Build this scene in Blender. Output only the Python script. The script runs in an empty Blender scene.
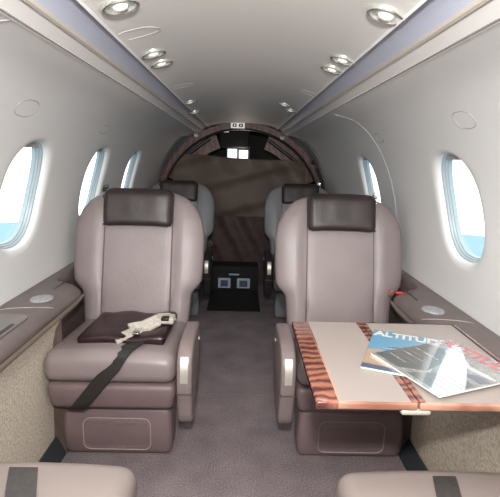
import bpy, bmesh, math, random
from mathutils import Vector, Matrix
random.seed(4)
PI = math.pi
C = bpy.context.scene.collection

# ------------------------------------------------------------------ materials
def mat(name, col, rough=0.5, metal=0.0, noise=0.0, nscale=30, bump=0.0, bscale=200, coat=0.0, spec=0.5, emit=None, estr=0.0):
    m = bpy.data.materials.new(name); m.use_nodes = True
    nt = m.node_tree; b = nt.nodes['Principled BSDF']
    b.inputs['Base Color'].default_value = (*col, 1)
    b.inputs['Roughness'].default_value = rough
    b.inputs['Metallic'].default_value = metal
    b.inputs['Coat Weight'].default_value = coat
    b.inputs['Specular IOR Level'].default_value = spec
    if emit:
        b.inputs['Emission Color'].default_value = (*emit, 1)
        b.inputs['Emission Strength'].default_value = estr
    tc = nt.nodes.new('ShaderNodeTexCoord')
    if noise:
        n = nt.nodes.new('ShaderNodeTexNoise'); n.inputs['Scale'].default_value = nscale; n.inputs['Detail'].default_value = 4
        r = nt.nodes.new('ShaderNodeValToRGB')
        r.color_ramp.elements[0].position = 0.3; r.color_ramp.elements[1].position = 0.7
        r.color_ramp.elements[0].color = (*[c*(1-noise) for c in col], 1)
        r.color_ramp.elements[1].color = (*[min(1, c*(1+noise)) for c in col], 1)
        nt.links.new(tc.outputs['Object'], n.inputs['Vector']); nt.links.new(n.outputs['Fac'], r.inputs['Fac'])
        nt.links.new(r.outputs['Color'], b.inputs['Base Color'])
    if bump:
        n2 = nt.nodes.new('ShaderNodeTexNoise'); n2.inputs['Scale'].default_value = bscale; n2.inputs['Detail'].default_value = 3
        bp = nt.nodes.new('ShaderNodeBump'); bp.inputs['Strength'].default_value = bump; bp.inputs['Distance'].default_value = 0.002
        nt.links.new(tc.outputs['Object'], n2.inputs['Vector']); nt.links.new(n2.outputs['Fac'], bp.inputs['Height'])
        nt.links.new(bp.outputs['Normal'], b.inputs['Normal'])
    return m

M = {}
M['wall'] = mat('cabin_lining', (.68, .675, .66), .6, noise=.015, nscale=3)
M['ceil'] = mat('ceiling_lining', (.68, .66, .635), .6, noise=.015, nscale=3)
M['cove'] = mat('cove_blue_lit', (.42, .44, .52), .45)  # blue wash light along the cove is put into this colour
M['lip'] = mat('cove_lip', (.42, .38, .33), .5)
M['seam'] = mat('seam_dark', (.22, .18, .17), .7)
M['seam_pale'] = mat('seam_pale', (.72, .70, .67), .6)
M['seam_soft'] = mat('seam_soft', (.36, .34, .33), .6)
M['reveal'] = mat('window_reveal', (.78, .81, .81), .4)
M['winring'] = mat('window_ring', (.32, .38, .40), .4)
M['leather'] = mat('seat_leather', (.235, .193, .190), .42, noise=.06, nscale=8, bump=.25, bscale=90)
M['leather_far'] = mat('seat_leather_rear', (.23, .235, .245), .42, noise=.06, nscale=8)  # bluish gray light on the second row, put into the leather colour
M['leather_near'] = mat('seat_leather_near', (.26, .215, .195), .5, noise=.05, nscale=6, bump=.2, bscale=90)
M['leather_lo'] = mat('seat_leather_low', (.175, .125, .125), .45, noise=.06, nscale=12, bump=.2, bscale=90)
M['panel_felt'] = mat('footrest_fabric', (.17, .125, .125), .8, noise=.22, nscale=140)
M['stitch'] = mat('stitching', (.36, .29, .27), .7)
M['piping'] = mat('seam_piping', (.10, .068, .07), .5)
M['dark_leather'] = mat('headrest_leather', (.030, .020, .019), .45, noise=.2, nscale=12, bump=.5, bscale=40)
M['maroon'] = mat('maroon_leather', (.022, .007, .009), .28, noise=.3, nscale=14, bump=.6, bscale=25)
M['arm'] = mat('armrest_leather', (.21, .165, .158), .42, noise=.05, nscale=14)
M['satin'] = mat('satin_metal', (.62, .59, .51), .38, metal=.5)
M['black'] = mat('black_plastic', (.012, .012, .013), .4)
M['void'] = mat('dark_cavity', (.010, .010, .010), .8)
M['strap'] = mat('black_webbing', (.022, .019, .018), .45, noise=.3, nscale=120)
M['strap_gray'] = mat('gray_webbing', (.06, .053, .050), .5, noise=.2, nscale=120)
M['beige_web'] = mat('beige_webbing', (.48, .44, .38), .6, noise=.25, nscale=60)
M['chrome'] = mat('chrome', (.75, .75, .73), .18, metal=1)
M['console'] = mat('console_leather', (.13, .103, .098), .42, noise=.08, nscale=14, bump=.2, bscale=90)
M['console_lid'] = mat('console_lid', (.19, .16, .15), .4, noise=.05, nscale=14)
M['band'] = mat('beige_band', (.42, .35, .27), .6, noise=.05, nscale=20)
M['recess'] = mat('recess_lining', (.095, .065, .055), .7, noise=.2, nscale=50)
M['teal_dark'] = mat('dark_skirting', (.035, .04, .045), .5)
M['tabletop'] = mat('taupe_laminate', (.34, .29, .265), .30, noise=.02, nscale=4)
M['spot_ring'] = mat('spot_ring', (.62, .62, .55), .25, metal=.8)
M['spot_glass'] = mat('spot_glass', (.62, .64, .60), .1, emit=(1, .98, .92), estr=.03)
M['spot_bulb'] = mat('spot_bulb', (.9, .9, .88), .1, emit=(1, .98, .92), estr=.2)
M['curtain'] = mat('curtain_leather', (.125, .092, .072), .6, noise=.18, nscale=5, bump=.4, bscale=12)
M['greenish'] = mat('edge_green', (.06, .06, .045), .6)
M['red'] = mat('red_tag', (.6, .03, .02), .5)
M['disc'] = mat('frosted_disc', (.30, .30, .31), .35, noise=.35, nscale=70)
M['white'] = mat('white_print', (.85, .85, .83), .5)
M['cream'] = mat('cream_print', (.86, .78, .62), .4)
M['red_print'] = mat('red_print', (.62, .05, .07), .35)
M['paper'] = mat('page_edges', (.68, .66, .62), .6)
M['sky_print'] = mat('sky_print', (.10, .36, .58), .2)
M['desert_print'] = mat('desert_print', (.50, .36, .24), .2)
M['dusk_print'] = mat('dark_print', (.06, .075, .08), .2)
M['gray_print'] = mat('gray_print', (.30, .31, .30), .2, noise=.4, nscale=40)
M['navy_print'] = mat('navy_print', (.05, .08, .16), .25)
M['brown_print'] = mat('brown_print', (.20, .09, .06), .25, noise=.3, nscale=60)
M['jet_print'] = mat('pale_jet_print', (.62, .66, .70), .25)
M['pale_frame'] = mat('pale_blue_frame', (.30, .36, .42), .5, emit=(.6, .75, .9), estr=.06)  # faint glow added to the pale frames, which are no lamps
M['screen'] = mat('bright_window_light', (.6, .75, .8), .4, emit=(.75, .93, 1), estr=.75)
M['sign'] = mat('lit_sign', (.8, .8, .75), .5, emit=(1, 1, .95), estr=.35)
M['sea'] = mat('blue_ground', (.14, .27, .34), .6, noise=.05, nscale=.4)
for k in ('sky_print', 'desert_print', 'dusk_print', 'gray_print', 'navy_print', 'brown_print', 'jet_print', 'red_print', 'cream'):
    M[k].node_tree.nodes['Principled BSDF'].inputs['Coat Weight'].default_value = 1
    M[k].node_tree.nodes['Principled BSDF'].inputs['Coat Roughness'].default_value = .05; M[k].node_tree.nodes['Principled BSDF'].inputs['Coat IOR'].default_value = 4.2

def carpet():
    m = mat('mauve_carpet', (.14, .105, .11), .95, spec=.1)
    nt = m.node_tree; b = nt.nodes['Principled BSDF']
    tc = nt.nodes.new('ShaderNodeTexCoord')
    n1 = nt.nodes.new('ShaderNodeTexNoise'); n1.inputs['Scale'].default_value = 170; n1.inputs['Detail'].default_value = 2
    n2 = nt.nodes.new('ShaderNodeTexNoise'); n2.inputs['Scale'].default_value = 7
    r = nt.nodes.new('ShaderNodeValToRGB')
    r.color_ramp.elements[0].position = .35; r.color_ramp.elements[1].position = .65
    r.color_ramp.elements[0].color = (.14, .112, .119, 1); r.color_ramp.elements[1].color = (.31, .255, .262, 1)
    mx = nt.nodes.new('ShaderNodeMath'); mx.operation = 'MULTIPLY_ADD'; mx.inputs[1].default_value = .7
    m2 = nt.nodes.new('ShaderNodeMath'); m2.operation = 'MULTIPLY'; m2.inputs[1].default_value = .3
    for n in (n1, n2): nt.links.new(tc.outputs['Object'], n.inputs['Vector'])
    nt.links.new(n2.outputs['Fac'], m2.inputs[0]); nt.links.new(n1.outputs['Fac'], mx.inputs[0]); nt.links.new(m2.outputs[0], mx.inputs[2])
    nt.links.new(mx.outputs[0], r.inputs['Fac']); nt.links.new(r.outputs['Color'], b.inputs['Base Color'])
    bp = nt.nodes.new('ShaderNodeBump'); bp.inputs['Strength'].default_value = .5; bp.inputs['Distance'].default_value = .004
    nt.links.new(n1.outputs['Fac'], bp.inputs['Height']); nt.links.new(bp.outputs['Normal'], b.inputs['Normal'])
    return m
M['carpet'] = carpet()

def woven():
    m = mat('woven_beige', (.4, .36, .3), .85, spec=.15)
    nt = m.node_tree; b = nt.nodes['Principled BSDF']
    tc = nt.nodes.new('ShaderNodeTexCoord')
    mp = nt.nodes.new('ShaderNodeMapping'); mp.inputs['Rotation'].default_value = (.0, 0, 0); mp.inputs['Scale'].default_value = (1, 95, 120)
    nt.links.new(tc.outputs['Object'], mp.inputs['Vector'])
    v = nt.nodes.new('ShaderNodeTexVoronoi'); v.inputs['Scale'].default_value = 1; v.inputs['Randomness'].default_value = .45
    nt.links.new(mp.outputs['Vector'], v.inputs['Vector'])
    r = nt.nodes.new('ShaderNodeValToRGB')
    r.color_ramp.elements[0].position = .15; r.color_ramp.elements[1].position = .75
    r.color_ramp.elements[0].color = (.78, .70, .58, 1); r.color_ramp.elements[1].color = (.42, .36, .28, 1)
    nt.links.new(v.outputs['Distance'], r.inputs['Fac']); nt.links.new(r.outputs['Color'], b.inputs['Base Color'])
    bp = nt.nodes.new('ShaderNodeBump'); bp.invert = True; bp.inputs['Strength'].default_value = .6; bp.inputs['Distance'].default_value = .003
    nt.links.new(v.outputs['Distance'], bp.inputs['Height']); nt.links.new(bp.outputs['Normal'], b.inputs['Normal'])
    return m
M['woven'] = woven()

def wood(name, dark, light, scale, axis, dist=3.0):
    m = mat(name, light, .22, coat=.7)
    nt = m.node_tree; b = nt.nodes['Principled BSDF']
    tc = nt.nodes.new('ShaderNodeTexCoord')
    w = nt.nodes.new('ShaderNodeTexWave'); w.wave_type = 'BANDS'; w.bands_direction = axis
    w.inputs['Scale'].default_value = scale; w.inputs['Distortion'].default_value = dist; w.inputs['Detail'].default_value = 3; w.inputs['Detail Scale'].default_value = 2
    n = nt.nodes.new('ShaderNodeTexNoise'); n.inputs['Scale'].default_value = 9; n.inputs['Detail'].default_value = 5
    a = nt.nodes.new('ShaderNodeMath'); a.operation = 'MULTIPLY_ADD'; a.inputs[1].default_value = .55
    h = nt.nodes.new('ShaderNodeMath'); h.operation = 'MULTIPLY'; h.inputs[1].default_value = .5
    nt.links.new(tc.outputs['Object'], w.inputs['Vector']); nt.links.new(tc.outputs['Object'], n.inputs['Vector'])
    nt.links.new(n.outputs['Fac'], h.inputs[0]); nt.links.new(w.outputs['Fac'], a.inputs[0]); nt.links.new(h.outputs[0], a.inputs[2])
    r = nt.nodes.new('ShaderNodeValToRGB')
    r.color_ramp.elements[0].position = .2; r.color_ramp.elements[1].position = .8
    r.color_ramp.elements[0].color = (*dark, 1); r.color_ramp.elements[1].color = (*light, 1)
    nt.links.new(a.outputs[0], r.inputs['Fac']); nt.links.new(r.outputs['Color'], b.inputs['Base Color'])
    return m
M['wood_y'] = wood('burl_wood_cross', (.06, .018, .013), (.33, .13, .085), 10, 'Y', 5)
M['wood_x'] = wood('burl_wood_long', (.22, .09, .06), (.50, .27, .19), 3, 'Z', 6)
M['wood_dark'] = wood('mahogany_gloss', (.03, .007, .005), (.16, .035, .024), 5, 'X', 8)
M['wood_dark'].node_tree.nodes['Principled BSDF'].inputs['Coat Weight'].default_value = .15; M['wood_dark'].node_tree.nodes['Principled BSDF'].inputs['Roughness'].default_value = .45

def glass():
    m = bpy.data.materials.new('pane_glass'); m.use_nodes = True; nt = m.node_tree; nt.nodes.clear()
    o = nt.nodes.new('ShaderNodeOutputMaterial'); t = nt.nodes.new('ShaderNodeBsdfTransparent'); g = nt.nodes.new('ShaderNodeBsdfGlossy')
    t.inputs['Color'].default_value = (.93, .97, .98, 1); g.inputs['Roughness'].default_value = .05
    x = nt.nodes.new('ShaderNodeMixShader'); x.inputs[0].default_value = .06
    nt.links.new(t.outputs[0], x.inputs[1]); nt.links.new(g.outputs[0], x.inputs[2]); nt.links.new(x.outputs[0], o.inputs[0])
    return m
M['glass'] = glass()

# ------------------------------------------------------------------ helpers
def link(name, me, m=None, parent=None, sharp=35):
    o = bpy.data.objects.new(name, me); C.objects.link(o)
    if m is not None: me.materials.append(m)
    if sharp:
        me.polygons.foreach_set('use_smooth', [True]*len(me.polygons)); me.set_sharp_from_angle(angle=math.radians(sharp))
    if parent: o.parent = parent
    return o
def mesh(name, v, f, m, parent=None, sharp=35):
    me = bpy.data.meshes.new(name); me.from_pydata([tuple(p) for p in v], [], f); me.update()
    b = bmesh.new(); b.from_mesh(me); bmesh.ops.remove_doubles(b, verts=b.verts, dist=1e-6)
    bmesh.ops.recalc_face_normals(b, faces=b.faces); b.to_mesh(me); b.free()
    return link(name, me, m, parent, sharp)
class MB:
    def __init__(s): s.v = []; s.f = []
    def add(s, v, f):
        k = len(s.v); s.v += [tuple(p) for p in v]; s.f += [tuple(i+k for i in q) for q in f]; return s
    def box(s, x0, x1, y0, y1, z0, z1, r=0, seg=3, fn=None, cuts=0):
        b = bmesh.new(); bmesh.ops.create_cube(b, size=1)
        for q in b.verts: q.co = Vector(((x0+x1)/2+q.co.x*(x1-x0), (y0+y1)/2+q.co.y*(y1-y0), (z0+z1)/2+q.co.z*(z1-z0)))
        if r: bmesh.ops.bevel(b, geom=b.edges[:], offset=r, segments=seg, affect='EDGES', profile=.5)
        if cuts:
            for ax in range(3):
                lo = min(q.co[ax] for q in b.verts)+r; hi = max(q.co[ax] for q in b.verts)-r
                for i in range(1, cuts+1):
                    n = [0, 0, 0]; n[ax] = 1; p = [0, 0, 0]; p[ax] = lo+(hi-lo)*i/(cuts+1)
                    bmesh.ops.bisect_plane(b, geom=b.verts[:]+b.edges[:]+b.faces[:], plane_co=p, plane_no=n)
        vs = [q.co.copy() for q in b.verts]
        if fn: vs = [Vector(fn(*q)) for q in vs]
        b.verts.index_update(); s.add(vs, [[q.index for q in f.verts] for f in b.faces]); b.free(); return s
    def tube(s, pts, r, closed=False, n=8):
        pts = [Vector(p) for p in pts]; k = len(pts); rings = []
        up = None
        for i, p in enumerate(pts):
            a = pts[(i-1) % k] if (closed or i > 0) else p; c = pts[(i+1) % k] if (closed or i < k-1) else p
            t = (c-a).normalized()
            if up is None: up = t.orthogonal().normalized()
            up = (up-t*up.dot(t)).normalized(); w = t.cross(up)
            rings.append([p+(up*math.cos(2*PI*j/n)+w*math.sin(2*PI*j/n))*r for j in range(n)])
        v = [q for g in rings for q in g]; f = []
        for i in range(k if closed else k-1):
            for j in range(n):
                a, b2 = i*n+j, i*n+(j+1) % n; c, d = ((i+1) % k)*n+(j+1) % n, ((i+1) % k)*n+j
                f.append((a, b2, c, d))
        if not closed: f += [tuple(range(n)), tuple(range((k-1)*n, k*n))]
        s.add(v, f); return s
    def cyl(s, c, r, h, axis='Z', n=24, r2=None):
        r2 = r if r2 is None else r2; v = []
        for k2, rr in ((-h/2, r), (h/2, r2)):
            for j in range(n):
                a, b2 = rr*math.cos(2*PI*j/n), rr*math.sin(2*PI*j/n)
                d = {'Z': (a, b2, k2), 'Y': (a, k2, b2), 'X': (k2, a, b2)}[axis]; v.append((c[0]+d[0], c[1]+d[1], c[2]+d[2]))
        f = [(j, (j+1) % n, n+(j+1) % n, n+j) for j in range(n)]+[tuple(range(n)), tuple(range(n, 2*n))]
        s.add(v, f); return s
    def lathe(s, c, prof, n=28):          # profile (r, z) about z
        v = []; f = []
        for r, z in prof:
            for j in range(n): v.append((c[0]+r*math.cos(2*PI*j/n), c[1]+r*math.sin(2*PI*j/n), c[2]+z))
        for i in range(len(prof)-1):
            for j in range(n): f.append((i*n+j, i*n+(j+1) % n, (i+1)*n+(j+1) % n, (i+1)*n+j))
        s.add(v, f); return s
    def ribbon(s, pts, wid, th):          # pts: list of points, wid: half width vectors (one or list), th: thickness vectors
        v = []; k = len(pts)
        for i, p in enumerate(pts):
            p = Vector(p); w = Vector(wid[i] if isinstance(wid, list) else wid); t = Vector(th[i] if isinstance(th, list) else th)
            v += [p-w, p+w, p+w+t, p-w+t]
        f = []
        for i in range(k-1):
            for j in range(4): f.append((i*4+j, i*4+(j+1) % 4, (i+1)*4+(j+1) % 4, (i+1)*4+j))
        f += [(0, 1, 2, 3), (4*k-4, 4*k-3, 4*k-2, 4*k-1)]
        s.add(v, f); return s
    def prism(s, out, lo, hi, axis='X', r=0.0, seg=3):   # outline extruded along axis with rounded rims
        n = len(out); O = [Vector((a, b2)) for a, b2 in out]
        area = sum(O[i].x*O[(i+1) % n].y-O[(i+1) % n].x*O[i].y for i in range(n)); sg = 1 if area > 0 else -1
        nr = []
        for i in range(n):
            t = (O[(i+1) % n]-O[i-1]).normalized(); nr.append(Vector((t.y, -t.x))*sg)
        lv = []
        if r:
            for k2 in range(seg+1): a = PI/2*k2/seg; lv.append((lo+r-r*math.sin(PI/2-a)*1.0 if 0 else lo+r*(1-math.sin(a)), r*(1-math.cos(a))))
            lv = [(lo+r*(1-math.sin(PI/2*(1-k2/seg))), r*(1-math.cos(PI/2*(1-k2/seg)))) for k2 in range(seg+1)]
            lv += [(hi-(h-lo), i) for h, i in reversed(lv)]
        else: lv = [(lo, 0), (hi, 0)]
        v = []
        for h, ins in lv:
            for i in range(n):
                q = O[i]-nr[i]*ins
                v.append({'X': (h, q.x, q.y), 'Y': (q.x, h, q.y), 'Z': (q.x, q.y, h)}[axis])
        f = []
        for l in range(len(lv)-1):
            for i in range(n): f.append((l*n+i, l*n+(i+1) % n, (l+1)*n+(i+1) % n, (l+1)*n+i))
        f += [tuple(range(n)), tuple(range((len(lv)-1)*n, len(lv)*n))]
        s.add(v, f); return s
    def build(s, name, m, parent=None, sharp=35): return mesh(name, s.v, s.f, m, parent, sharp)
def empty(name, loc=(0, 0, 0), rz=0):
    o = bpy.data.objects.new(name, None); C.objects.link(o); o.location = loc; o.rotation_euler = (0, 0, rz); o.empty_display_size = .05; return o
def tag(o, label, cat, group=None):
    o['label'] = label; o['category'] = cat
    if group: o['group'] = group
    return o
def struct(o, label=None):
    o['kind'] = 'structure'
    if label: o['label'] = label; o['category'] = label.split()[-1]
    return o
def superell(n, a, b, p=2.4):
    r = []
    for i in range(n):
        t = 2*PI*i/n; c, s_ = math.cos(t), math.sin(t)
        r.append((a*math.copysign(abs(c)**(2/p), c), b*math.copysign(abs(s_)**(2/p), s_)))
    return r
def rrect(x0, x1, y0, y1, r, seg=5):
    o = []
    for cx, cy, a0 in ((x1-r, y1-r, 0), (x0+r, y1-r, PI/2), (x0+r, y0+r, PI), (x1-r, y0+r, 1.5*PI)):
        for k in range(seg+1): a = a0+PI/2*k/seg; o.append((cx+r*math.cos(a), cy+r*math.sin(a)))
    return o
def interp(tab, x):
    if x <= tab[0][0]: return tab[0][1]
    for (a, u), (b, w) in zip(tab, tab[1:]):
        if x <= b: t = (x-a)/(b-a); t = t*t*(3-2*t)*.5+t*.5; return u+(w-u)*t
    return tab[-1][1]

# ------------------------------------------------------------------ cabin shell
R0, ZC = .79, .69
YA, YB = -1.3, 4.95
WP = [(.79, .50), (.790, .60), (.789, .69), (.782, .78), (.768, .88), (.740, 1.01), (.697, 1.135), (.648, 1.225), (.59, 1.297), (.53, 1.343), (.46, 1.365), (.39, 1.377), (.33, 1.385)]
WPH = [(math.atan2(z-ZC, x), math.hypot(x, z-ZC)) for x, z in WP]
def wprof(phi):                           # lining profile: upright at the windows, rounded shoulder above them
    i = 1
    while i < len(WPH)-3 and WPH[i+1][0] < phi: i += 1
    p0, p1, p2, p3 = WPH[i-1], WPH[i], WPH[i+1], WPH[i+2]
    t = (phi-p1[0])/(p2[0]-p1[0]); h = p2[0]-p1[0]
    m1 = (p2[1]-p0[1])/(p2[0]-p0[0])*h; m2 = (p3[1]-p1[1])/(p3[0]-p1[0])*h
    r = (2*t**3-3*t*t+1)*p1[1]+(t**3-2*t*t+t)*m1+(-2*t**3+3*t*t)*p2[1]+(t**3-t*t)*m2
    return r*math.cos(phi), ZC+r*math.sin(phi)
def S(side, y, phi, d=0.0):               # point on the lining, phi above the horizontal, d outwards
    x, z = wprof(phi); e = .02
    if d:
        a, b = wprof(phi-e), wprof(phi+e); tx, tz = b[0]-a[0], b[1]-a[1]; L = math.hypot(tx, tz)
        x += d*tz/L; z -= d*tx/L
    return (side*x, y, z)
PH0, PH1 = math.radians(22.9-16.3), math.radians(22.9+16.3)
PC_ = math.radians(22.9); PTOP = math.radians(60.4)
PW = .235                                 # half width of a window patch in y
HA, HB = .148, .187                       # half size of the window opening (y, arc)
def window_ring(side, yc, n, a, b, d, p=2.5):
    return [S(side, yc+u, PC_+w/R0, d) for u, w in superell(n, a, b, p)]
def build_wall(side, wins, name):
    mb = MB(); N = 12
    ys = [YA]; segs = []; cur = YA
    for yc in wins:
        segs.append(('g', cur, yc-PW)); segs.append(('w', yc-PW, yc+PW)); cur = yc+PW
    segs.append(('g', cur, YB))
    def grid(y0, y1, p0, p1, ny, np_):
        v = [S(side, y0+(y1-y0)*i/ny, p0+(p1-p0)*j/np_) for i in range(ny+1) for j in range(np_+1)]
        f = [(i*(np_+1)+j, (i+1)*(np_+1)+j, (i+1)*(np_+1)+j+1, i*(np_+1)+j+1) for i in range(ny) for j in range(np_)]
        mb.add(v, f)
    for kd, y0, y1 in segs:
        ny = N if kd == 'w' else max(1, int((y1-y0)/.1))
        grid(y0, y1, math.radians(0), PH0, ny, 3)
        grid(y0, y1, PH1, PTOP, ny, 8)
        v = []; np_ = 1                     # below the circle centre the lining drops to the console
        for i in range(ny+1):
            y = y0+(y1-y0)*i/ny; v += [(side*R0, y, ZC), (side*R0, y, .0)]
        mb.add(v, [(2*i, 2*i+2, 2*i+3, 2*i+1) for i in range(ny)])
        if kd == 'g': grid(y0, y1, PH0, PH1, ny, N)
        else:
            yc = (y0+y1)/2; hp = (PH1-PH0)/2
            rect = [(-PW+2*PW*i/N, -hp) for i in range(N)]+[(PW, -hp+2*hp*i/N) for i in range(N)]+[(PW-2*PW*i/N, hp) for i in range(N)]+[(-PW, hp-2*hp*i/N) for i in range(N)]
            K = len(rect)
            def ell(i, da, d):
                u, w = rect[i]; w *= R0; a, b, p = HA+da, HB+da, 2.5
                k = (abs(u/a)**p+abs(w/b)**p)**(-1/p); return S(side, yc+u*k, PC_+w*k/R0, d)
            rings = [[S(side, yc+u, PC_+w) for u, w in rect]]
            e0 = [(.022, 0)]
            for t in (.4, .75):
                rings.append([])
                for i in range(K):
                    u, w = rect[i]; p = 2.5; k = (abs(u/(HA+.022))**p+abs(w*R0/(HB+.022))**p)**(-1/p); k = 1+(k-1)*t; rings[-1].append(S(side, yc+u*k, PC_+w*k))
            for da, d in ((.022, 0), (.012, .002), (.004, .006), (.0, .011), (-.003, .017), (-.005, .023)):
                rings.append([ell(i, da, d) for i in range(K)])
            v = [p for r in rings for p in r]; f = []
            for l in range(len(rings)-1):
                for i in range(K): f.append((l*K+i, l*K+(i+1) % K, (l+1)*K+(i+1) % K, (l+1)*K+i))
            mb.add(v, f)
    return struct(mb.build(name, M['wall'], sharp=60))
WL = [-.64, .09, .82, 1.555, 2.285, 3.02]
WR = [-.56, .48, 1.52, 2.585]
struct(build_wall(-1, WL, 'wall_left'), 'pale gray curved cabin wall on the left')
struct(build_wall(1, WR, 'wall_right'), 'pale gray curved cabin wall on the right')
nwin = 0
for side, W in ((-1, WL), (1, WR)):
    for yc in W:
        nwin += 1; n = 56; mb = MB(); v = []; prof = [(-.005, .022), (-.009, .025), (-.011, .031), (-.014, .033), (-.016, .039), (-.019, .041), (-.019, .055)]
        for da, d in prof: v += window_ring(side, yc, n, HA+da, HB+da, d)
        mb.add(v, [(l*n+i, l*n+(i+1) % n, (l+1)*n+(i+1) % n, (l+1)*n+i) for l in range(len(prof)-1) for i in range(n)])
        w = mb.build('window_%d' % nwin, M['winring'], sharp=30); struct(w)
        mesh('pane', window_ring(side, yc, n, HA-.017, HB-.017, .043), [tuple(range(n))], M['glass'], w, sharp=0)
        # drawn-up shade edge tucked into the top of the opening
        out = []
        for k in range(15):
            t = math.radians(62+56*k/14); u, q = math.cos(t), math.sin(t)
            out.append((yc+(HA-.013)*math.copysign(abs(u)**.8, u), PC_+(HB-.013)*q**.8/R0))
        lo = [S(side, y, p, .028) for y, p in out]; zmin = min(p for y, p in out)
        mesh('window_shade', lo, [tuple(range(len(lo)))], M['seam_soft'], w, sharp=0)

# ceiling, coves and ledges, one profile swept along the cabin
def sweep(prof, name, m, y0=YA, y1=YB, ny=16, sharp=30):
    v = []; k = len(prof)
    for i in range(ny+1):
        y = y0+(y1-y0)*i/ny; v += [(x, y, z) for x, z in prof]
    return mesh(name, v, [(i*k+j, i*k+j+1, (i+1)*k+j+1, (i+1)*k+j) for i in range(ny) for j in range(k-1)], m, sharp=sharp)
half = [(0, 1.474), (.08, 1.472), (.16, 1.465), (.24, 1.452), (.29, 1.438), (.303, 1.430), (.306, 1.424)]
cp = [(-x, z) for x, z in reversed(half[1:])]+half
struct(sweep(cp, 'ceiling', M['ceil']), 'pale gray cabin ceiling')
tn = 0
for sd in (-1, 1):
    for prof, m in (([(.306, 1.424), (.308, 1.432), (.318, 1.430), (.340, 1.416), (.352, 1.402)], 'cove'),
                    ([(.352, 1.402), (.353, 1.394), (.358, 1.391), (.362, 1.393)], 'lip'),
                    ([(.362, 1.393), (.376, 1.386), (.390, 1.377)], 'ceil')):
        tn += 1; o = sweep([(sd*x, z) for x, z in prof], 'trim_%d' % tn, M[m]); struct(o)
    tn += 1; mb = MB(); mb.tube([S(sd, YA+(4.2-YA)*i/20, math.radians(60.2), -.001) for i in range(21)], .0013, n=6); struct(mb.build('trim_%d' % tn, M['seam']))
    mb = MB(); mb.tube([S(sd, YA+(4.2-YA)*i/20, math.radians(59.85), -.0006) for i in range(21)], .0014, n=6)
    tn += 1; struct(mb.build('trim_%d' % tn, M['seam_pale']))
# hoop seams between lining panels
for sd, y, a0, a1, m in ((-1, .84, 12, 60, 'seam_soft'), (1, 2.18, 4, 58, 'seam_pale'), (1, .3, 4, 60, 'seam_soft')):
    tn += 1; mb = MB(); mb.tube([S(sd, y, math.radians(a), -.0002) for a in [a0+(a1-a0)*k/24 for k in range(25)]], .0013, n=6)
    struct(mb.build('trim_%d' % tn, M[m]))
# floor, closing walls
struct(MB().box(-.80, .80, YA, YB, -.04, 0).build('floor', M['carpet'], sharp=0), 'mauve speckled carpet floor')
def disk(y, name, m):
    pts = [(-.8, 0), (.8, 0), (.8, .69)]+[(.8*math.cos(a), .69+.8*math.sin(a)) for a in [PI*k/40 for k in range(1, 40)]]+[(-.8, .69)]
    return mesh(name, [(x, y, z) for x, z in pts], [tuple(range(len(pts)))], m, sharp=0)
struct(disk(YB, 'wall_back', M['void'])); struct(disk(YA, 'wall_front', M['wall']))
tn += 1; struct(MB().box(-.14, .17, 2.065, 2.069, 0.0, .0015).build('trim_%d' % tn, M['seam'], sharp=0))

# side ledges (console tops), woven side panels, skirting
for sd, nm in ((-1, 'left'), (1, 'right')):
    # cross-section of the arm ledge
    pr = [(.788, .652), (.70, .650), (.645, .648), (.626, .643), (.615, .632), (.613, .615), (.618, .606), (.630, .604)]
    v = []; ny = 120; k = len(pr)
    for i in range(ny+1):
        y = YA+(4.15-YA)*i/ny; sh = min(1, max(0, (y-1.72)/.08)); v += [(sd*(x+(.788-x)*.78*sh), y, z) for x, z in pr]
    led = empty('side_console'); LED = globals().setdefault('LED', {}); LED[sd] = led
    mesh('ledge_top', v, [(i*k+j, i*k+j+1, (i+1)*k+j+1, (i+1)*k+j) for i in range(ny) for j in range(k-1)], M['console'], led, sharp=60)
    tag(led, 'long brown leather topped side console running under the %s windows' % nm, 'console')
    band = [(.622, .606), (.626, .590), (.652, .556), (.659, .548)]
    mesh('lower_band', [(sd*x, y, z) for y in (YA, 1.76) for x, z in band], [(j, j+1, 5+j, 4+j) for j in range(3)], M['band'], led)
    YS = 1.60 if sd < 0 else 1.62
    def flare(y): return .0
    pp = [(.657, .550), (.677, .51), (.688, .46), (.697, .30), (.702, .15), (.705, 0)]
    v = []
    for i in range(25):
        y = YA+(YS-YA)*i/24; v += [(sd*x, y, z) for x, z in pp]
    k = len(pp)
    wp = mesh('woven_panel', v, [(i*k+j, i*k+j+1, (i+1)*k+j+1, (i+1)*k+j) for i in range(24) for j in range(k-1)], M['woven'], led, sharp=60)
    rc = MB(); rc.box(sd*.745-.005, sd*.745+.005, YS, 4.12, 0, .615); rc.box(min(sd*.655, sd*.75), max(sd*.655, sd*.75), YS-.006, YS+.004, 0.0, .58)
    rc.build('recessed_panel', M['recess'], led, sharp=0)
    b_ = MB(); b_.prism([(sd*.66, 0), (sd*.70, 0), (sd*.70, .07), (sd*.693, .07)], YA+.02, 4.1, 'Y')
    struct(b_.build('baseboard_%s' % nm, M['teal_dark']))
    rail = MB(); rail.tube([(sd*.655, YS+.01, .556), (sd*.655, 1.76, .556)], .006); rail.build('edge_piping', M['greenish'], led)

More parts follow.
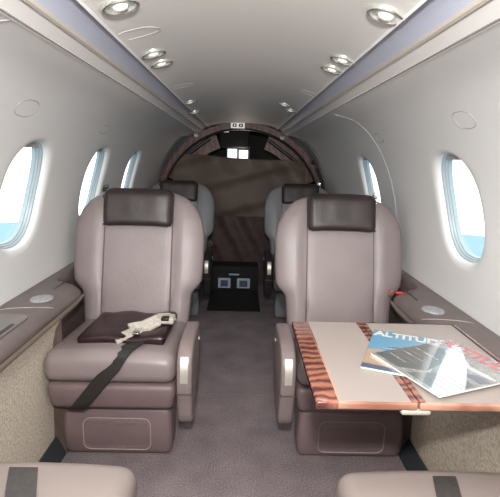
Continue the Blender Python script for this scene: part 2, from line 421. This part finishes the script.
# left ledge fittings: folded table lid with black slot, frosted disc
lid = MB(); lid.prism(rrect(-.760, -.650, .3, 1.36, .03), .648, .656, 'Z', r=.003)
lid = lid.build('stowed_table_lid', M['console_lid'], LED[-1])
sl = MB(); sl.prism(rrect(-.668, -.655, .4, 1.27, .006), .6555, .6575, 'Z')
sl.build('finger_slot', M['black'], lid)
for x, y, nm in ((-.690, 1.53, 'left ledge beside the seat'), (.685, 1.50, 'right ledge behind the table')):
    d = MB(); d.lathe((x, y, .650), [(.0, .006), (.030, .006), (.036, .004), (.038, .0)], 26)
    L = LED[-1 if x < 0 else 1]; o = d.build('cup_holder_cover', M['disc'], L)
    for v_ in o.data.vertices: v_.co.y = y+(v_.co.y-y)*1.15
    sg = MB(); sg.tube([(x+.0+(.08 if x < 0 else -.08)*math.cos(a), y-.10+.02*math.sin(a)-.03*k_, .651) for k_, a in [(q/8, PI*q/8) for q in range(9)]], .0016)
    sg.build('ledge_seam', M['stitch'], L)
    st = MB(); st.box(x-.012, x-.006, y+.12, y+.30, .6485, .6505); st.build('ledge_groove', M['black'], L, sharp=0)
rt = MB(); rt.box(.622, .650, 1.70, 1.712, .648, .656, .002); rt.box(.600, .613, 1.716, 1.735, .648, .653, .002)
tag(rt.build('red_tag', M['red']), 'small red tag on the right ledge beside the seat backrest', 'tag')
# switch plate on right wall
def wall_pt(sd, y, z, d=0): 
    return (sd*(.787-d), y, z)
sp = empty('switch_plate', wall_pt(1, 1.2, .725)); tag(sp, 'small outlined switch plate low on the right wall above the ledge', 'switch plate')
a = MB(); a.tube([( .0-.0015, u, w) for u, w in rrect(-.035, .035, -.022, .022, .008)], .0012, True, 6); a.build('plate_outline', M['seam_soft'], sp)
a = MB(); a.cyl((-.002, -.028, .006), .0045, .004, 'X', 14); a.build('knob', M['navy_print'], sp)

# outlined service covers on the walls and on the ceiling
for sd, y, ph, hw, ps in ((-1, 1.33, 43.9, .056, .027), (-1, 2.085, 43, .050, .021), (1, 1.276, 43.9, .052, .027), (1, 2.08, 43, .046, .021)):
    base = S(sd, y, math.radians(ph)); o = []
    for u, w in superell(36, hw, ps, 2.6):
        q = S(sd, y+u, math.radians(ph)+w/R0, -.0004); o.append((q[0], q[1], q[2]))
    mb = MB(); mb.tube(o, .0015, True, 6)
    oo = mb.build('wall_cover_outline', M['seam_soft'])
    tag(oo, 'small oval service cover outline on the %s wall above the %s window' % ('left' if sd < 0 else 'right', 'nearest' if y < 1.5 else 'second'), 'cover')
for x, y, sd in ((-.262, 1.18, -1), (.30, 1.21, 1), (-.262, 1.98, -1), (.29, 2.02, 1)):
    o = []
    for k in range(17):
        a_ = -PI/2+PI*k/16; o.append((x-sd*(.0+.055*math.cos(a_))+sd*.0, y+.034*math.sin(a_)))
    o = [(sd*.30, y-.034)]+o+[(sd*.30, y+.034)]
    def cz(xx):
        xx = abs(xx)
        for (p, q), (r_, s_) in zip(half, half[1:]):
            if xx <= r_: return q+(s_-q)*(xx-p)/(r_-p)
        return 1.43
    oo = []
    for (x1, y1), (x2, y2) in zip(o, o[1:]):
        for t in (0, .25, .5, .75): oo.append((x1+(x2-x1)*t, y1+(y2-y1)*t))
    mb = MB(); mb.tube([(p, q, cz(p)-.0009) for p, q in oo], .0010, False, 6)
    tag(mb.build('mask_panel_outline', M['seam_soft']), 'faint rounded oxygen mask panel outline in the ceiling, %s side, %s one' % ('left' if sd < 0 else 'right', 'nearer' if y < 1.5 else 'farther'), 'panel', 'oxygen mask panels in the ceiling')

# ceiling spots
spots = [(-0.253, 0.985, .040, 'large round reading light in the ceiling at the upper left of the photo'),
         (-0.264, 1.386, .038, 'round ceiling light on the left, nearer one of the close pair'),
         (-0.264, 1.520, .038, 'round ceiling light on the left, farther one of the close pair'),
         (0.278, 0.957, .040, 'large round reading light in the ceiling at the upper right of the photo'),
         (0.281, 1.360, .038, 'round ceiling light on the right, nearer one of the close pair'),
         (0.278, 1.500, .038, 'round ceiling light on the right, farther one of the close pair'),
         (-0.280, 2.460, .040, 'small distant ceiling light on the left, nearer one of the far pair'),
         (-0.300, 2.880, .040, 'small distant ceiling light on the left, farther one of the far pair'),
         (0.222, 2.550, .040, 'small distant ceiling light on the right, nearer one of the far pair'),
         (0.272, 2.700, .040, 'small distant ceiling light on the right, farther one of the far pair')]
for x, y, r, lb in spots:
    e = empty('ceiling_light', (x, y, cz(x))); tag(e, lb, 'ceiling light', 'round reading lights in the ceiling'); e.rotation_euler = (0, math.atan2(.035 if x > 0 else -.035, .12), 0)
    MB().lathe((0, 0, 0), [(r*1.0, .004), (r*1.0, -.004), (r*.95, -.007), (r*.80, -.006), (r*.74, -.001), (r*.70, .002)], 32).build('trim_ring', M['spot_ring'], e)
    MB().lathe((0, 0, 0), [(r*.74, -.001), (r*.5, -.002), (r*.40, -.004), (r*.38, -.001)], 28).build('lens', M['spot_glass'], e)
    MB().lathe((0, 0, 0), [(r*.40, -.002), (r*.34, -.008), (r*.18, -.010), (.0005, -.011)], 24).build('bulb', M['spot_bulb'], e)

# ------------------------------------------------------------------ seats
BW = [(.36, .225), (.50, .236), (.55, .240), (.572, .253), (.592, .274), (.612, .286), (.68, .290), (.80, .291), (.86, .283), (.91, .262), (.945, .236), (.968, .208), (.985, .17), (.994, .125), (.998, .08)]
BT = [(.36, .055), (.50, .062), (.80, .055), (.90, .048), (.96, .038), (.985, .026), (.998, .008)]
def tilt_fn(k): return lambda z: .405+(z-.38)*k
def make_seat(x, y0, rz, arm, label, leather, low, k=.24, near=False, belt=None, aisle=1):
    s = empty('cabin_seat', (x, y0, 0), rz); tag(s, label, 'seat', 'leather cabin seats')
    T = tilt_fn(k)
    # base, footrest
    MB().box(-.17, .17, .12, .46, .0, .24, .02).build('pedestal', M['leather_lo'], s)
    def foot(px, py, pz):
        t = (pz)/.21; w = 1+.03*math.sin(t*PI); return (px*w, py-.018*math.sin(t*PI)*(1 if py < .15 else 0), pz)
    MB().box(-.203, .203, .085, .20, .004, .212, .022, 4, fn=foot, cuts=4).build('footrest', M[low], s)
    fo = rrect(-.128, .128, .035, .168, .028)
    def fy(z): return .085-.018*math.sin(z/.21*PI)-.0
    p = MB(); n = len(fo)
    p.add([(a, fy(b)-.002, b) for a, b in fo], [tuple(range(n))]); p.build('footrest_fabric', M['panel_felt'], s, sharp=0)
    p = MB(); p.tube([(a, fy(b)-.0035, b) for a, b in fo], .0022, True, 6); p.build('stitching', M['stitch'], s)
    # lower seat panel with rounded lower corners
    def lowp(px, py, pz): return (px*(1-.05*max(0, (.30-pz)/.06)), py+.012*max(0, (.30-pz)/.06), pz)
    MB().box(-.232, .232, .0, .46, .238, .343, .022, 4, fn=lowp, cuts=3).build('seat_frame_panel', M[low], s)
    # cushion, crowned
    def cush(px, py, pz):
        cr = (1-(px/.24)**2)
        z = pz
        if pz > .40: z += .012*cr-.03*max(0, (py-.1))/.4+.004*math.sin(px*25)*0
        yy = py-.012*math.sin((pz-.345)/.115*PI)*(1 if py < .2 else 0)
        return (px*(1+.012*math.sin((pz-.345)/.115*PI)), yy, z)
    MB().box(-.232, .232, -.008, .45, .348, .462, .036, 5, fn=cush, cuts=6).build('seat_cushion', M[leather], s)
    if not near:
        pts = [(-.212, .02, .456), (.0, .002, .464), (.212, .02, .456)]
    # backrest, lofted
    rings = []; NZ = 46; NN = 112
    for i in range(NZ+1):
        t = i/NZ; z = .36+(.998-.36)*(1-(1-t)**1.8)
        w = interp(BW, z); th = interp(BT, z); r = []
        for j in range(NN):
            a = 2*PI*j/NN; c, sn = math.cos(a), math.sin(a)
            px = w*math.copysign(abs(c)**(2/3.6), c); py = th*math.copysign(abs(sn)**(2/3.0), sn)
            if sn < 0:
                g = math.exp(-((abs(px)-.150)/.006)**2); py += .006*g
                if abs(px) > .155: py -= .010*min(1, (abs(px)-.155)/.04)*min(1, max(0, (.98-z)/.1))
            r.append((px, T(z)+.03+py, z))
        rings.append(r)
    v = [q for r in rings for q in r]; f = [(l*NN+i, l*NN+(i+1) % NN, (l+1)*NN+(i+1) % NN, (l+1)*NN+i) for l in range(NZ) for i in range(NN)]
    f += [tuple(range(NN)), tuple(range(NZ*NN, (NZ+1)*NN))]
    mesh('backrest', v, f, M[leather], s, sharp=50)
    for sx in (-1, 1):
        p = MB(); p.tube([(sx*.150, T(z)+.03-interp(BT, z)+.0035, z) for z in [.37+(.96-.37)*i/20 for i in range(21)]], .0028, n=6); p.build('backrest_seam', M['piping'], s)
    # headrest roll, overhanging the top
    def hd(px, py, pz):
        q = (pz-.925); w = 1-.03*abs(px/.155)**3
        return (px, py*w+T(pz)+(.006*math.sin(px*60) if pz > .9 else 0)*.4, pz+.004*math.cos(px*9)-.006*abs(px/.155)**3*(1 if q < 0 else -.3))
    hh = MB(); hh.box(-.153, .153, -.068, .028, .850, 1.008, .030, 5, fn=hd, cuts=6); hr = hh.build('headrest', M['dark_leather'], s)
    p = MB(); p.tube([(-.150+.30*i/12, T(.85)-.052, .858) for i in range(13)], .003, n=6); p.build('headrest_seam', M['black'], hr)
    p = MB(); sx = -aisle; p.cyl((sx*.158, T(1.0)-.01, 1.003), .010, .018, 'X', 14); p.tube([(sx*.155, T(1.0)-.01, 1.0), (sx*.163, T(1.0)-.012, 1.018), (sx*.148, T(1.0)-.012, 1.024), (sx*.143, T(1.0)-.01, 1.008)], .004); p.cyl((sx*.162, T(.98), .972), .009, .012, 'X', 12)
    p.build('coat_hook', M['chrome'] if aisle < 0 else M['black'], s)
    # armrest on the aisle side
    if arm:
        out = []
        key = [(-.045, .30), (-.060, .36), (-.058, .43), (-.040, .475), (.0, .500), (.06, .510), (.20, .506), (.255, .495), (.268, .465), (.262, .42), (.235, .33), (.20, .26), (.15, .225), (.07, .205), (.0, .205), (-.030, .235)]
        K = len(key)
        for i in range(K):
            p0, p1, p2, p3 = (Vector(key[(i+d) % K]) for d in (-1, 0, 1, 2))
            for t in (0, .25, .5, .75):
                q = .5*((2*p1)+(-p0+p2)*t+(2*p0-5*p1+4*p2-p3)*t*t+(-p0+3*p1-3*p2+p3)*t**3); out.append((q.x, q.y))
        xa, xb = sorted((aisle*.245, aisle*.298))
        ar = MB(); ar.prism(out, xa, xb, 'X', r=.012, seg=4); A = ar.build('armrest', M['void' if y0 > 2 else 'arm'], s, sharp=60)  # second-row armrests near black: their shade is put into the colour
        pl = MB()
        pts = [(-.061, .385), (-.0625, .40), (-.0620, .43), (-.056, .452), (-.050, .466), (-.042, .476)]
        pl.ribbon([((xa+xb)/2, a, b) for a, b in pts], (.013, 0, 0), [(0, .010, .0)]*3+[(0, .008, -.006)]*3)
        pl.build('armrest_plate', M['satin'], A)
        p = MB(); p.cyl((xb if aisle > 0 else xa, .262-.06, .445), .008, .006, 'X', 14); p.build('recline_button', M['satin'], A)
        p = MB(); p.box(xa-.0006, xb+.0006, -.062, .24, .3425, .3455); p.build('armrest_groove', M['piping'], A, sharp=0)
    return s

tall = .445
sL = make_seat(-.453, 1.5, 0, True, 'mauve leather seat on the left of the aisle with black belt across its cushion', 'leather', 'leather_lo', aisle=1)
sR = make_seat(.452, 1.5, 0, True, 'mauve leather seat on the right of the aisle behind the wood edged table', 'leather', 'leather_lo', aisle=-1)
sLf = make_seat(-.490, 3.09, 0, True, 'gray-lit leather seat in the second row on the left, mostly hidden', 'leather_far', 'leather_far', aisle=1)
sRf = make_seat(.470, 3.09, 0, True, 'gray-lit leather seat in the second row on the right, mostly hidden', 'leather_far', 'leather_far', aisle=-1)
sLf.scale = sRf.scale = (.965,)*3
nL = make_seat(-.455, .918, PI, False, 'pale taupe leather seat cushion at the bottom left corner, seen from above', 'leather_near', 'leather_near', k=.62, near=True, aisle=-1)
nR = make_seat(.468, .908, PI, False, 'pale taupe leather seat cushion at the bottom right, below the table', 'leather_near', 'leather_near', k=.62, near=True, aisle=1)

# belts (local to their seats)
def belt_local(seat, pts, wid, th, m, name='belt_strap', parent=None):
    return MB().ribbon(pts, wid, th).build(name, m, parent or seat)
# left seat, y local = world-1.5, x local = world+.445
b = belt_local(sL, [(.150, .245, .470), (.118, .17, .474), (.088, .08, .478), (.062, .03, .476), (.046, .002, .466), (.030, -.015, .445), (.010, -.026, .41), (-.022, -.029, .375), (-.055, -.016, .33), (-.086, -.012, .29), (-.110, -.006, .258), (-.135, .004, .240)],
               (.034, -.010, .006), (0, -.0025, .0035), M['strap'])
# crumpled beige webbing and buckle lying on the cushion
fold = MB()
fold.ribbon([(.000, .075, .478), (.03, .10, .486), (.06, .13, .492), (.09, .17, .505), (.12, .20, .512), (.15, .23, .518), (.19, .24, .515)], (-.014, .018, .004), (0, -.002, .010))
fold.ribbon([(.035, .16, .492), (.07, .15, .504), (.105, .15, .508), (.14, .19, .516)], (-.012, .014, .01), (0, -.001, .009))
fold.ribbon([(.01, .10, .484), (.04, .07, .486), (.06, .09, .499), (.045, .13, .503)], (.010, .008, .0), (0, -.001, .006))
fold.build('belt_webbing', M['beige_web'], sL)
bk = MB(); bk.box(.135, .200, .185, .25, .505, .530, .008, 3); k_ = bk.build('buckle', M['beige_web'], sL)
MB().box(.150, .182, .182, .215, .520, .533, .004, 2).build('buckle_slot', M['black'], k_)
MB().box(.060, .085, .085, .14, .50, .508, .003, 2).build('buckle_tongue', M['chrome'], sL)
# right seat: buckle heap at inner rear corner
fold = MB()
fold.ribbon([(-.21, .10, .472), (-.20, .15, .490), (-.17, .20, .50), (-.13, .22, .49), (-.10, .20, .475)], (.004, .018, .004), (0, -.001, .012))
fold.ribbon([(-.22, .17, .475), (-.19, .19, .50), (-.155, .17, .50), (-.15, .12, .478)], (.012, .010, .0), (0, -.001, .010))
fold.build('belt_webbing', M['beige_web'], sR)
MB().box(-.205, -.150, .14, .20, .492, .516, .008, 3).build('buckle', M['satin'], sR)
# near seats: straps over the front of the cushion; local +x is world -x, local +y is world -y
def near_strap(seat, lx, hw, dx=.02):
    pts = [(lx, .34, .4685), (lx, .2, .4745), (lx, .1, .478), (lx, .05, .4755), (lx, .028, .470), (lx, .008, .462), (lx, -.008, .446), (lx, -.018, .425), (lx, -.021, .40), (lx, -.016, .37), (lx, -.003, .34), (lx, -.002, .28)]
    pts = [(a-dx*max(0, b_), b_, c) for a, b_, c in pts]
    belt_local(seat, pts, (hw, 0, 0), [(0, -.0, .003)]*5+[(0, -.003, .002)]*7, M['strap_gray'])
near_strap(nL, .020, .031, .40); near_strap(nR, -.008, .026, -.3)

# dark maroon pad at the back of the left cushion
def padf(x, y, z): return (x+.03*(y-1.72), y, z+.006*math.sin(x*37)*(1 if z > .47 else 0)-.012*((y-1.72)/.14)*0)
pad = MB(); pad.box(-.590, -.265, 1.57, 1.865, .462, .497, .015, 4, fn=padf, cuts=6)
po = pad.build('lumbar_pad', M['maroon']); tag(po, 'flat dark maroon leather pad lying on the left seat cushion', 'pad')

# ------------------------------------------------------------------ folding table
tb = empty('folding_table', (.43, 1.07, .0)); tag(tb, 'two-leaf taupe table with glossy wood edging extended over the right seat', 'table')
def tbx(name, m, x0, x1, y0, y1, z0, z1, r=.0, seg=2, parent=tb):
    return MB().box(x0-.43, x1-.43, y0-1.07, y1-1.07, z0, z1, r, seg).build(name, m, parent)
X0, X1, XH, Y0, Y1, ZT = .168, .690, .386, .858, 1.338, .660
g = .0018
leaf = tbx('table_leaf', M['wood_x'], X0, XH-g, Y0, Y1, ZT-.019, ZT-.001, .005, 3)
leaf2 = tbx('table_leaf', M['wood_x'], XH+g, X1, Y0, Y1, ZT-.019, ZT-.001, .005, 3)
tbx('leaf_surface', M['tabletop'], X0+.052, XH-.016, Y0+.005, Y1-.004, ZT-.002, ZT, 0, parent=leaf)
tbx('leaf_surface', M['tabletop'], XH+.016, X1-.02, Y0+.005, Y1-.004, ZT-.002, ZT, 0, parent=leaf2)
tbx('wood_border', M['wood_y'], X0, X0+.050, Y0-.0005, Y1, ZT-.0185, ZT+.0002, .005, 3, leaf)
tbx('wood_border', M['wood_y'], XH-.016, XH-g, Y0+.004, Y1-.002, ZT-.004, ZT+.0004, 0, parent=leaf)
tbx('wood_border', M['wood_y'], XH+g, XH+.014, Y0+.004, Y1-.002, ZT-.004, ZT+.0004, 0, parent=leaf2)
tbx('edge_gasket', M['black'], X1-.02, X1-.013, Y0+.005, Y1-.004, ZT-.004, ZT+.0006, 0, parent=leaf2)
tbx('edge_gasket', M['black'], XH+.02, X1-.013, Y1-.006, Y1-.001, ZT-.004, ZT+.0004, 0, parent=leaf2)
tbx('hinge_bar', M['black'], XH-.012, XH+.012, Y0+.02, Y1-.02, ZT-.026, ZT-.0190, .002)
tbx('latch', M['satin'], XH-.035, XH+.030, Y0+.004, Y0+.034, ZT-.033, ZT-.019, .006, 3)
MB().box(.10, .16, -.02, .18, .610, .640, .004, 2).build('support_arm', M['black'], tb)

# ------------------------------------------------------------------ magazines
def magazine(origin, ang, w, h, z, label):
    e = empty('magazine', (origin[0], origin[1], z), ang); tag(e, label, 'magazine', 'magazines on the folding table')
    return e
def quad(e, name, m, pts, z, th=.0003):
    n = len(pts); return mesh(name, [(x, y, z) for x, y in pts]+[(x, y, z+th) for x, y in pts], [tuple(range(n)), tuple(range(n, 2*n))]+[(i, (i+1) % n, n+(i+1) % n, n+i) for i in range(n)], m, e, sharp=0)
def text(e, body, size, loc, m, name='title', bold=.0, sx=1.0, rz=0):
    cu = bpy.data.curves.new('txt', 'FONT'); cu.body = body; cu.size = size; cu.offset = bold; cu.extrude = .0002; cu.space_character = .95
    t = bpy.data.objects.new('txt', cu); C.objects.link(t); bpy.context.view_layer.update()
    me = bpy.data.meshes.new_from_object(t.evaluated_get(bpy.context.evaluated_depsgraph_get())); bpy.data.objects.remove(t)
    o = bpy.data.objects.new(name, me); C.objects.link(o); me.materials.clear(); me.materials.append(m)
    o.parent = e; o.location = loc; o.scale = (sx, 1, 1); o.rotation_euler = (0, 0, rz); return o
MT = .005
# local frame: x along the title, y up the cover; origin at the bottom-left corner
m1 = magazine((.301, 1.014), math.radians(-23), .21, .272, ZT+.0006, 'magazine with cream title over a blue sky and desert, partly under the other one')
MB().box(0, .208, 0, .272, 0, MT, .0012, 1).build('pages', M['paper'], m1)
quad(m1, 'cover', M['sky_print'], [(.0, .0), (.208, 0), (.208, .272), (0, .272)], MT)
quad(m1, 'cover_desert', M['desert_print'], [(0, .025), (.208, .02), (.208, .095), (.16, .10), (.11, .12), (.07, .115), (.03, .13), (0, .12)], MT+.0004)
quad(m1, 'cover_foot', M['navy_print'], [(0, 0), (.208, 0), (.208, .02), (0, .026)], MT+.0005)
quad(m1, 'aircraft_picture', M['dusk_print'], [(.03, .145), (.075, .158), (.12, .17), (.19, .172), (.2, .165), (.15, .155), (.115, .13), (.105, .13), (.12, .152), (.08, .148)], MT+.0007)
quad(m1, 'aircraft_picture', M['jet_print'], [(.055, .115), (.13, .135), (.17, .14), (.13, .125), (.09, .110)], MT+.0008)
text(m1, 'ALTITUDE', .052, (.004, .229, MT+.0008), M['cream'], bold=.0016, sx=.86)
m2 = magazine((.345, 1.082), math.radians(-68.5), .225, .275, ZT+.0066, 'magazine with red title and dark aircraft cover, lying on top of the other one')
MB().box(0, .232, 0, .275, 0, MT, .0012, 1).build('pages', M['paper'], m2)
quad(m2, 'cover', M['gray_print'], [(.0, .0), (.232, 0), (.232, .275), (0, .275)], MT)
quad(m2, 'cover_dark_area', M['dusk_print'], [(0.004, .012), (.09, .01), (.13, .06), (.10, .16), (.05, .20), (.004, .19)], MT+.0003)  # dark printed area of the cover
for i in range(5):
    quad(m2, 'cover_lines', M['brown_print'] if i % 2 else M['gray_print'], [(.012, .045+i*.022), (.075+.004*i, .045+i*.022), (.075+.004*i, .050+i*.022), (.012, .050+i*.022)], MT+.0006)
quad(m2, 'cover_ground', M['dusk_print'], [(.12, .012), (.228, .012), (.228, .11), (.18, .12), (.14, .07)], MT+.0003)
quad(m2, 'aircraft_picture', M['jet_print'], [(.095, .15), (.15, .165), (.215, .168), (.226, .178), (.20, .184), (.15, .182), (.12, .20), (.112, .198), (.125, .175)], MT+.0006)
quad(m2, 'aircraft_picture', M['navy_print'], [(.165, .135), (.222, .13), (.228, .155), (.19, .158)], MT+.0006)
for i in range(4):
    quad(m2, 'cover_lines', M['brown_print'], [(.165, .035+i*.017), (.222, .035+i*.017), (.222, .042+i*.017), (.165, .042+i*.017)], MT+.0007)
text(m2, 'ALTITUDE', .056, (.003, .230, MT+.0008), M['red_print'], bold=.0016, sx=.88)

# ------------------------------------------------------------------ rear bulkhead
def arch(r_out, r_in, y0, y1, zc=.69, zb=0.0, n=48):
    v = []; f = []
    ang = [PI*k/n for k in range(n+1)]
    def line(r, y): return [(r, y, zb)]+[(r*math.cos(a), y, zc+r*math.sin(a)) for a in ang]+[(-r, y, zb)]
    L = [line(r_out, y0), line(r_in, y0), line(r_in, y1), line(r_out, y1)]; k = len(L[0])
    for l in L: v += l
    for a in range(4):
        for i in range(k-1): f.append((a*k+i, a*k+i+1, ((a+1) % 4)*k+i+1, ((a+1) % 4)*k+i))
    return v, f
ar = empty('wooden_arch', (0, 4.2, 0)); tag(ar, 'glossy mahogany arch framing the dark rear opening of the cabin', 'arch')
v, f = arch(.79, .735, 4.16, 4.22); mesh('arch_frame', [(x, y-4.2, z) for x, y, z in v], f, M['wood_dark'], ar)
mb = MB(); mb.tube([(.732*math.cos(a), -.038, .69+.732*math.sin(a)) for a in [PI*k/40 for k in range(41)]], .010); mb.build('arch_gasket', M['black'], ar)
mb = MB(); mb.tube([(.765*math.cos(a), -.040, .69+.765*math.sin(a)) for a in [PI*k/40 for k in range(41)]], .003); mb.build('arch_inlay', M['seam'], ar)
# sign on the arch crown
sg = empty('crew_sign', (-.045, 4.148, 1.452)); tag(sg, 'small white lit sign with two dark symbols above the arch', 'sign')
MB().box(-.062, .062, -.006, .006, -.026, .026, .004, 2).build('sign_face', M['sign'], sg)
MB().box(-.046, -.010, -.009, -.006, -.014, .014, .003, 2).build('symbol', M['black'], sg)
MB().box(.010, .046, -.009, -.006, -.014, .014, .003, 2).build('symbol', M['black'], sg)
MB().box(-.034, -.022, -.0105, -.009, -.006, .006).build('symbol', M['sign'], sg, sharp=0)
MB().box(.022, .034, -.0105, -.009, -.006, .006).build('symbol', M['sign'], sg, sharp=0)
# curtain: draped brown leather sheet
v = []; nx, nz = 60, 30
for i in range(nx+1):
    for j in range(nz+1):
        u, t = i/nx, j/nz; x = -.635+1.23*u; top = 1.185-.045*u+.006*math.sin(u*9)
        z = .12+(top-.12)*t
        y = 4.27+.012*math.sin(x*16+z*9)+.010*math.sin(z*22-x*7)-.03*abs(math.sin(x*5+z*4+1.3))**6-.022*abs(math.sin(z*11-x*3))**8
        v.append((x, y, z))
cu = mesh('partition_curtain', v, [(i*(nz+1)+j, (i+1)*(nz+1)+j, (i+1)*(nz+1)+j+1, i*(nz+1)+j+1) for i in range(nx) for j in range(nz)], M['curtain'], sharp=80)
tag(cu, 'dark brown leather curtain hung across the rear opening', 'curtain')
MB().tube([(-.635+1.23*u, 4.262, 1.185-.045*u+.006*math.sin(u*9)) for u in [k/20 for k in range(21)]], .006).build('curtain_hem', M['curtain'], cu)
lv = [(-.60+1.16*i/40, 4.215+.012*math.sin(i*.9+j*.7), .03+.60*j/14) for i in range(41) for j in range(15)]
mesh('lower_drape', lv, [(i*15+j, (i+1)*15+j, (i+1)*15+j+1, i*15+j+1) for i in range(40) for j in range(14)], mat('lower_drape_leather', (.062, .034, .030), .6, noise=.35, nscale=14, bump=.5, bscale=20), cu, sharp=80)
# things in the opening above the curtain
hb = MB(); hb.box(-.215, .065, 4.34, 4.50, 1.262, 1.43, .015, 3); o = hb.build('overhead_unit', M['void']); tag(o, 'black box unit hanging in the opening above the curtain', 'box')
MB().box(-.18, -.13, 4.334, 4.342, 1.40, 1.42, .003, 1).build('indicator', M['sign'], o)
ws = empty('rear_windscreen', (-.04, 4.55, 1.20)); tag(ws, 'pair of small bright panes glowing under the black box above the curtain', 'window')
MB().box(-.12, .12, 0, .02, -.06, .10, .006, 2).build('pane_frame', M['black'], ws)
MB().box(-.105, -.012, -.004, 0.0, -.035, .055, .0).build('pane', M['screen'], ws, sharp=0)
MB().box(.010, .098, -.004, 0.0, -.035, .045, .0).build('pane', M['screen'], ws, sharp=0)
for sd in (-1, 1):
    mb = MB(); mb.tube([(sd*.60-.02, 4.29, 1.10), (sd*.27-.03, 4.30, 1.34)], .016, n=10)
    o = mb.build('diagonal_strut', M['black']); tag(o, 'black diagonal strut in the opening on the %s of the black box' % ('left' if sd < 0 else 'right'), 'strut')
    P = [(r*math.cos(math.radians(q))*sd, 4.33, .69+r*math.sin(math.radians(q))) for q in range(22, 73, 3) for r in (.60, .745)]; n = len(P)//2
    o = mesh('mahogany_side_board', P, [(2*i, 2*i+1, 2*i+3, 2*i+2) for i in range(n-1)], M['wood_dark'])
    tag(o, 'reddish wood board behind the %s strut above the curtain' % ('left' if sd < 0 else 'right'), 'board')
    o = MB().lathe((0, 0, 0), [(.0005, -.006), (.016, -.004), (.02, .004)], 16).build('arch_lamp', M['spot_glass'])
    o.location = (sd*.385-.03, 4.15, 1.352); o.rotation_euler = (PI/2*.6, 0, 0)
    tag(o, 'tiny bright lamp where the arch meets the %s ceiling cove' % ('left' if sd < 0 else 'right'), 'lamp')
P = [(.783*math.cos(PI*k/40), y, .69+.783*math.sin(PI*k/40)) for y in (4.225, 4.94) for k in range(41)]
tn += 1; struct(mesh('trim_%d' % tn, P, [(k, k+1, 42+k, 41+k) for k in range(40)], M['void']))  # added near-black liner covers the lit lining and keeps the bay dark
# coat rail on the right of the arch
mb = MB(); mb.tube([(.66, 4.05, 1.10), (.715, 4.02, .98), (.735, 4.0, .86)], .014); mb.cyl((.63, 4.06, 1.15), .018, .03, 'X'); o = mb.build('grab_bar', M['black']); tag(o, 'black curved grab bar on the right wall beside the arch', 'grab bar')
mb = MB(); mb.tube([S(1, 3.95, math.radians(a), -.006) for a in range(36, 56, 2)], .004); o = mb.build('grab_wire', M['chrome']); tag(o, 'thin shiny wire curving down the right wall beside the arch', 'wire')
# low dark cabinet with two pale framed pockets
cb = empty('low_cabinet', (-.03, 3.98, 0)); tag(cb, 'low black cabinet at the end of the aisle with two pale framed pockets', 'cabinet')
MB().box(-.215, .20, -.10, .10, 0, .225, .008, 2).build('cabinet_body', M['void'], cb)
for x0, x1 in ((-.155, -.045), (.012, .128)):
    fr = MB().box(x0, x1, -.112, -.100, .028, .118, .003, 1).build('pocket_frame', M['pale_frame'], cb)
    MB().box(x0+.022, x1-.022, -.115, -.111, .042, .100, 0).build('pocket_opening', M['navy_print'], fr, sharp=0)
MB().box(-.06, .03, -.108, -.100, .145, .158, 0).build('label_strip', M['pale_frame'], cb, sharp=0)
MB().box(-.215, .20, -.66, -.10, .0, .006, .002).build('dim_floor_sheet', M['void'], cb)  # thin near-black sheet over the carpet, painting the dim far floor

# ------------------------------------------------------------------ outside
struct(mesh('ground', [(17.5*math.cos(2*PI*k/64), 17.5*math.sin(2*PI*k/64), -1.2) for k in range(64)], [tuple(range(64))], M['sea'], sharp=0))
w = bpy.data.worlds.new('World'); bpy.context.scene.world = w; w.use_nodes = True
bg = w.node_tree.nodes['Background']; bg.inputs['Color'].default_value = (.93, .97, 1, 1); bg.inputs['Strength'].default_value = 2.7

# ------------------------------------------------------------------ lights
def area(name, loc, target, sx, sy, e, col=(1, 1, 1)):
    l = bpy.data.lights.new(name, 'AREA'); l.shape = 'RECTANGLE'; l.size = sx; l.size_y = sy; l.energy = e; l.color = col
    o = bpy.data.objects.new(name, l); C.objects.link(o); o.location = loc
    o.rotation_euler = (Vector(target)-Vector(loc)).to_track_quat('-Z', 'Y').to_euler(); return o
area('camera_flash', (0.0, -.02, 1.36), (0, 2.0, .85), .07, .05, 28, (1, .985, .97))
p = bpy.data.lights.new('bay_fill', 'POINT'); p.energy = 1.6; p.shadow_soft_size = .05; p.color = (1, .85, .75)  # added warm fill so the rear bay does not go black
p = bpy.data.objects.new('bay_fill', p); C.objects.link(p); p.location = (0, 4.36, 1.20)
area('behind_camera_fill', (0, -.9, 1.22), (0, 1.6, .95), .8, .35, 15, (1, .98, .97))  # unseen fill lamp added behind the camera to lift the cabin
for x, y, r, lb in spots[:6]:
    l = bpy.data.lights.new('reading_lamp', 'SPOT'); l.energy = 2.0; l.spot_size = 2.2; l.spot_blend = .8; l.shadow_soft_size = .03; l.color = (1, .96, .9)
    o = bpy.data.objects.new('reading_lamp', l); C.objects.link(o); o.location = (x, y, cz(x)-.03)

# ------------------------------------------------------------------ camera
cam = bpy.data.cameras.new('Camera'); co = bpy.data.objects.new('Camera', cam); C.objects.link(co)
cam.sensor_width = 36; cam.sensor_fit = 'HORIZONTAL'; cam.lens = 450/500*36; cam.clip_start = .02
th, yaw, roll = math.radians(11.092), math.radians(1.327), math.radians(1.7)
co.location = (0, 0, 1.15)
F = Vector((math.sin(yaw)*math.cos(th), math.cos(yaw)*math.cos(th), -math.sin(th)))
Rr = Vector((math.cos(yaw), -math.sin(yaw), 0)); U = Rr.cross(F)
R2 = Rr*math.cos(roll)+U*math.sin(roll); U2 = U*math.cos(roll)-Rr*math.sin(roll)
m = Matrix((R2, U2, -F)).transposed().to_4x4(); m.translation = co.location; co.matrix_world = m
bpy.context.scene.camera = co
bpy.context.scene.view_settings.view_transform = 'Standard'
bpy.context.scene.view_settings.exposure = 0.05
